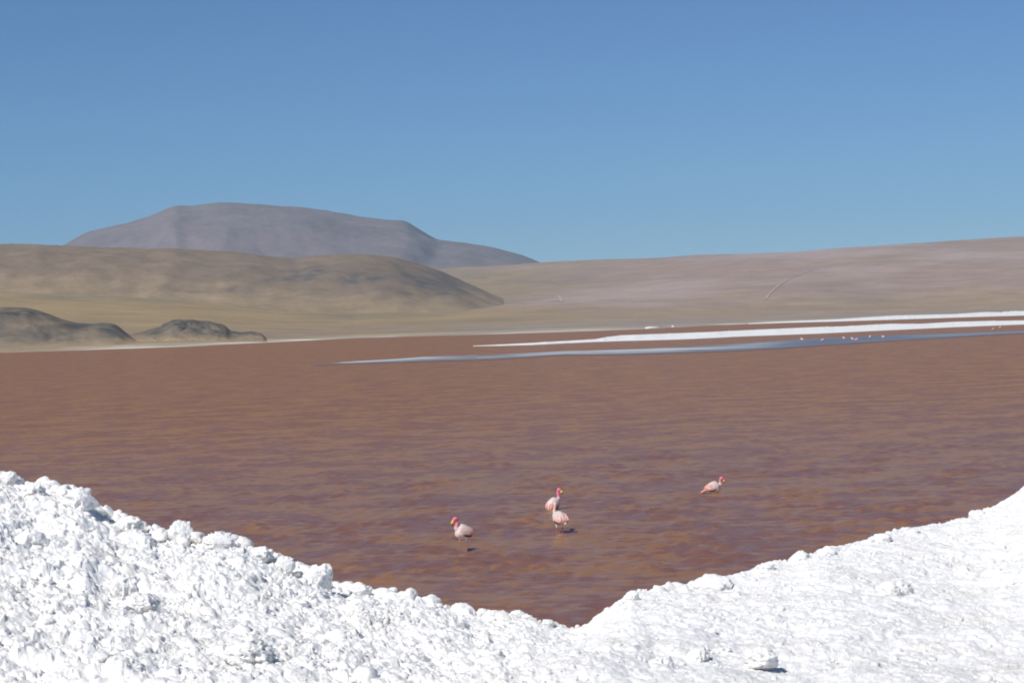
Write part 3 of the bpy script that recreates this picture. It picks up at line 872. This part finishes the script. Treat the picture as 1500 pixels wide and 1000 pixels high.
def flamingo(loc, heading, label, group, pitch=0.0, sink=0.0, neck=None, head=None, beak=None, legs=((0.02, 0.045, 0.05), (-0.05, -0.045, -0.02)),
             tail_len=1.0, neck_pale=0.0, coral=1.0):
    root = bpy.data.objects.new("flamingo", None)
    COL.objects.link(root)
    root.empty_display_size = 0.2
    root.location = loc; root.rotation_euler = (0, 0, heading)
    tag(root, label, "flamingo", group)
    S = np.array((0, 0, -sink))
    pit = lambda p: rot_pitch(p, pitch) + S
    # trunk, neck and head are one chain, the legs join it at the thighs
    trunk = [(-0.235, 0, 0.375), (-0.17, 0, 0.415), (-0.08, 0, 0.440), (0.02, 0, 0.445), (0.10, 0, 0.445), (0.155, 0, 0.46)]
    trr = [(0.03, 0.028), (0.075, 0.075), (0.120, 0.145), (0.138, 0.172), (0.122, 0.150), (0.080, 0.10)]
    tp, tr = spline(pit(trunk), trr, 5)
    nk = np.array(neck, float) + S
    base = pit([(0.10, 0, 0.47)])
    npt, nr = spline(np.concatenate([base, nk]), [(0.085, 0.085)] + [(0.050 - 0.019 * min(1, k / 2.0),) * 2 for k in range(len(nk))], 7)
    hd = np.array(head, float) + S
    hp, hr = spline(hd, [(0.031, 0.033), (0.045, 0.049), (0.041, 0.044), (0.025, 0.028)], 5)
    parts = [tube(tp, tr, 28), tube(npt, nr, 16), tube(hp, hr, 16)]
    leg_pts = []
    for (x, y, foot) in legs:
        hip = pit([(x, y, 0.36)])[0]; knee = np.array((hip[0] - 0.005, y, 0.265 - sink)); ank = np.array((x + foot * 0.3, y, 0.09 - sink)); toe = np.array((x + foot, y, -0.16 - sink))
        lp, lr = spline([hip, knee, ank, toe], [(0.060, 0.060), (0.022, 0.022), (0.0092, 0.0092), (0.0080, 0.0080)], 6)
        parts.append(tube(lp, lr, 12)); leg_pts.append(lp)
    me = remeshed("body", parts, 0.0065)
    co = np.empty(len(me.vertices) * 3); me.vertices.foreach_get("co", co); co = co.reshape(-1, 3)
    d_t = np.min([np.linalg.norm(co - p, axis=1) / max(r) for p, r in zip(tp, tr)], 0)
    necks = np.concatenate([npt[8:], hp])
    d_n = np.min([np.linalg.norm(co - p, axis=1) for p in necks], 0)
    d_l = np.min([np.linalg.norm(co - p, axis=1) for lp in leg_pts for p in lp[9:]], 0)
    c = np.tile(PALE, (len(co), 1))
    zt = pit([(0, 0, 0.47)])[0][2]
    c = lerp(c, GREYW, smooth(zt + 0.02, zt + 0.12, co[:, 2] + 0.03 * noise3(co[:, 0] * 30, co[:, 1] * 30, co[:, 2] * 30, 4)) * 0.55)
    c = lerp(c, WHITE, smooth(zt - 0.08, zt - 0.17, co[:, 2]) * 0.8)
    nmask = smooth(0.066, 0.052, d_n) * smooth(0.9, 1.15, d_t)
    c = lerp(c, PINK * (1 - neck_pale) + PALE * neck_pale, nmask)
    lmask = smooth(0.05, 0.03, d_l) * (co[:, 2] < 0.275 - sink)
    c = lerp(c, LEG, lmask * 1.0)
    set_col(me, c)
    body = link("body", me, FEATHER_M, root)
    # beak bends down; its tip is black
    bk = np.array(beak, float) + S
    bp, br = spline(bk, [(0.022, 0.031), (0.025, 0.035), (0.021, 0.028), (0.008, 0.009)], 5)
    k = 10
    V, Fc = tube(bp[:k + 1], br[:k + 1], 14)
    b_ob = link("beak", mesh_np("beak", V, tris=Fc, col=np.tile((0.80, 0.50, 0.075), (len(V), 1))), HORN_M, root)
    V, Fc = tube(bp[k:], br[k:] * 1.02, 14)
    link("beak_tip", mesh_np("beak_tip", V, tris=Fc, col=np.tile(BLACK, (len(V), 1))), HORN_M, b_ob)
    # eyes
    iv, iff = ico(2)
    hdir = hd[2] - hd[1]; hdir /= np.linalg.norm(hdir); sd = np.cross((0, 0, 1.0), hdir); sd /= np.linalg.norm(sd)
    for s in (-1, 1):
        e = (hd[1] + hd[2]) / 2 + sd * s * 0.039 + np.array((0, 0, 0.006))
        link("eye", mesh_np("eye", iv * 0.0065 + e, tris=iff, col=np.tile((0.03, 0.015, 0.01), (len(iv), 1))), HORN_M, root)
    # folded wings
    wv, wf = ico(4)
    rng = np.random.RandomState(int(abs(loc[0] * 100)) % 1000 + 3)
    for s in (-1, 1):
        w = wv * np.array((0.185, 0.040, 0.105))
        a = 0.22
        w = np.stack([w[:, 0] * math.cos(a) - w[:, 2] * math.sin(a), w[:, 1] * (1 + 0.0), w[:, 0] * math.sin(a) + w[:, 2] * math.cos(a)], 1)
        w = w * (1 + 0.05 * noise3(wv[:, 0] * 6, wv[:, 1] * 6, wv[:, 2] * 6, 31))[:, None]
        w = w + np.array((-0.045, s * (0.108), 0.460))
        cc = np.tile(PALE, (len(w), 1))
        st = np.clip(0.55 + 1.3 * noise3(w[:, 0] * 16, w[:, 1] * 8, w[:, 2] * 34, 33), 0, 1)
        cc = lerp(cc, CORAL, st * smooth(0.02, -0.14, w[:, 0]) * 0.85 * coral)
        cc = lerp(cc, GREYW, smooth(0.50, 0.56, w[:, 2]) * 0.6)
        wing = link("wing", mesh_np("wing", pit(w), tris=wf, col=cc), FEATHER_M, root)
        fl = [feather((0.035 - 0.02 * k, s * 0.130, 0.372 - 0.006 * k), (-0.14 - 0.022 * k, s * 0.112, 0.352 + 0.004 * k), 0.026, 0.007, -0.006) for k in range(3)]
        V, Fc = merge(fl)
        link("flight_feathers", mesh_np("flight_feathers", pit(V), tris=Fc, col=np.tile(BLACK, (len(V), 1))), FEATHER_M, wing)
        pl = []; pc = []
        for k in range(6):
            b = (-0.02 - 0.012 * k, s * (0.125 - 0.012 * k), 0.455 + 0.016 * k + 0.006 * rng.randn())
            t = (-0.235 - 0.02 * rng.rand() - 0.05 * (tail_len - 1), s * (0.085 - 0.010 * k), 0.375 + 0.012 * k + 0.012 * rng.randn())
            f = feather(b, t, 0.017, 0.007, 0.024)
            pl.append(f); pc.append(np.tile(CORAL * coral + PALE * (1 - coral) if k % 3 != 2 else PALE * 0.5 + CORAL * 0.5, (len(f[0]), 1)))
        V, Fc = merge(pl)
        link("plumes", mesh_np("plumes", pit(V), tris=Fc, col=np.concatenate(pc)), FEATHER_M, wing)
    tl = [feather((-0.17, 0.03 * k, 0.42), (-0.27 - 0.14 * (tail_len - 1), 0.022 * k, 0.345 - 0.03 * (tail_len - 1)), 0.022, 0.010, 0.012) for k in (-1, 0, 1)]
    V, Fc = merge(tl)
    tc = lerp(np.tile(WHITE, (len(V), 1)), CORAL, np.full(len(V), 0.15 if tail_len < 1.2 else 0.9))
    link("tail", mesh_np("tail", pit(V), tris=Fc, col=tc), FEATHER_M, root)
    return root

R = math.radians
NECK_UP = [(0.165, 0, 0.535), (0.150, 0, 0.60), (0.130, 0, 0.660), (0.138, 0, 0.715)]
HEAD_FWD = [(0.138, 0, 0.705), (0.168, 0, 0.737), (0.205, 0, 0.728), (0.228, 0, 0.700)]
BEAK_DN = [(0.222, 0, 0.705), (0.250, 0, 0.672), (0.258, 0, 0.632), (0.247, 0, 0.592)]
G4 = "flamingos wading near the salt bank"
b1 = flamingo(ground_pt(679, 807), R(208), "pink flamingo wading alone at the left, yellow beak pointing down, legs showing", G4,
              neck=NECK_UP, head=HEAD_FWD, beak=BEAK_DN, pitch=R(4), legs=((0.06, -0.045, 0.02), (-0.06, 0.045, -0.01)))
b2 = flamingo(ground_pt(812, 745.5), R(38), "flamingo with raised pink head facing right, standing just behind another bird", G4, sink=0.29,
              neck=[(0.165, 0, 0.585), (0.155, 0, 0.66), (0.145, 0, 0.72), (0.150, 0, 0.785)], pitch=R(24),
              head=[(0.150, 0, 0.765), (0.165, -0.012, 0.808), (0.188, -0.032, 0.800), (0.205, -0.052, 0.772)],
              beak=[(0.203, -0.048, 0.780), (0.222, -0.070, 0.752), (0.226, -0.076, 0.718), (0.216, -0.070, 0.685)], tail_len=1.15)
b3 = flamingo(ground_pt(820, 780), R(125), "flamingo seen from behind with a black wing patch, directly in front of the pink-headed one", G4,
              neck=[(0.175, 0, 0.56), (0.185, 0, 0.63), (0.165, 0, 0.70), (0.160, 0, 0.745)], pitch=R(10), sink=0.09, neck_pale=0.75, coral=0.9,
              head=[(0.160, 0, 0.735), (0.180, -0.020, 0.772), (0.208, -0.045, 0.762), (0.225, -0.060, 0.735)],
              beak=[(0.222, -0.058, 0.740), (0.242, -0.074, 0.706), (0.247, -0.078, 0.668), (0.240, -0.074, 0.635)], legs=((0.04, 0.05, 0.03), (-0.05, -0.05, 0.0)))
b4 = flamingo(ground_pt(1046, 722), R(10), "flamingo wading belly deep apart at the right, coral tail held out behind", G4, sink=0.27,
              neck=[(0.19, 0, 0.51), (0.195, 0, 0.55), (0.190, 0, 0.61), (0.200, 0, 0.66)], pitch=R(3),
              head=[(0.200, 0, 0.65), (0.226, 0, 0.685), (0.262, 0, 0.675), (0.283, 0, 0.645)],
              beak=[(0.280, 0, 0.652), (0.303, 0, 0.62), (0.308, 0, 0.582), (0.297, 0, 0.545)], tail_len=1.9)

def copy_tree(o, parent=None):
    c = o.copy(); COL.objects.link(c)
    if parent: c.parent = parent
    for ch in list(o.children): copy_tree(ch, c)
    return c
FAR = [(1175, 501, b1, 170, 1.0, "far flamingo leftmost of the row in the blue channel"),
       (1205, 499.5, b4, 20, 1.0, "far flamingo second from the left in the blue channel, standing apart"),
       (1236, 499.5, b1, 100, 1.05, "far flamingo in the blue channel just left of the close pair"),
       (1248.5, 497.5, b2, 160, 1.0, "left bird of the close pair of far flamingos in the blue channel"),
       (1254.5, 498.5, b4, 0, 0.95, "right bird of the close pair of far flamingos in the blue channel"),
       (1275, 497.5, b1, 60, 1.05, "far flamingo standing tall between the close pair and the last bird of the channel row"),
       (1294, 497.5, b1, 195, 1.0, "far flamingo rightmost of the row in the blue channel"),
       (1455, 483, b4, 25, 1.0, "left one of two far flamingos near the right edge before the salt bar"),
       (1465.5, 482.5, b1, 40, 1.0, "right one of two far flamingos near the right edge before the salt bar")]
for px, py, src, hd, sc, lab in FAR:
    c = copy_tree(src)
    c.location = ground_pt(px, py); c.rotation_euler = (0, 0, R(hd)); c.scale = (sc * 1.12,) * 3
    c["label"] = lab; c["group"] = "far flamingos in the channel"

# ------------------------------------------------------------------ air
hz = mesh_np("haze", [(x, y, z) for z in (-5, 620) for y in (-2900, 12900) for x in (-9200, 9200)],
             quads=[(0, 2, 3, 1), (4, 5, 7, 6), (0, 1, 5, 4), (2, 6, 7, 3), (0, 4, 6, 2), (1, 3, 7, 5)], smooth_sh=False)
hm = bpy.data.materials.new("haze_air"); hm.use_nodes = True
hm.node_tree.nodes.clear()
pv = hm.node_tree.nodes.new("ShaderNodeVolumePrincipled")
pv.inputs["Color"].default_value = (0.46, 0.79, 1.0, 1)
pv.inputs["Density"].default_value = 4.6e-5
pv.inputs["Anisotropy"].default_value = 0.0
ho = hm.node_tree.nodes.new("ShaderNodeOutputMaterial")
hm.node_tree.links.new(pv.outputs[0], ho.inputs["Volume"])
tag(link("haze", hz, hm), "thin bluish air between the lake and the distant mountain", "haze", kind="stuff")
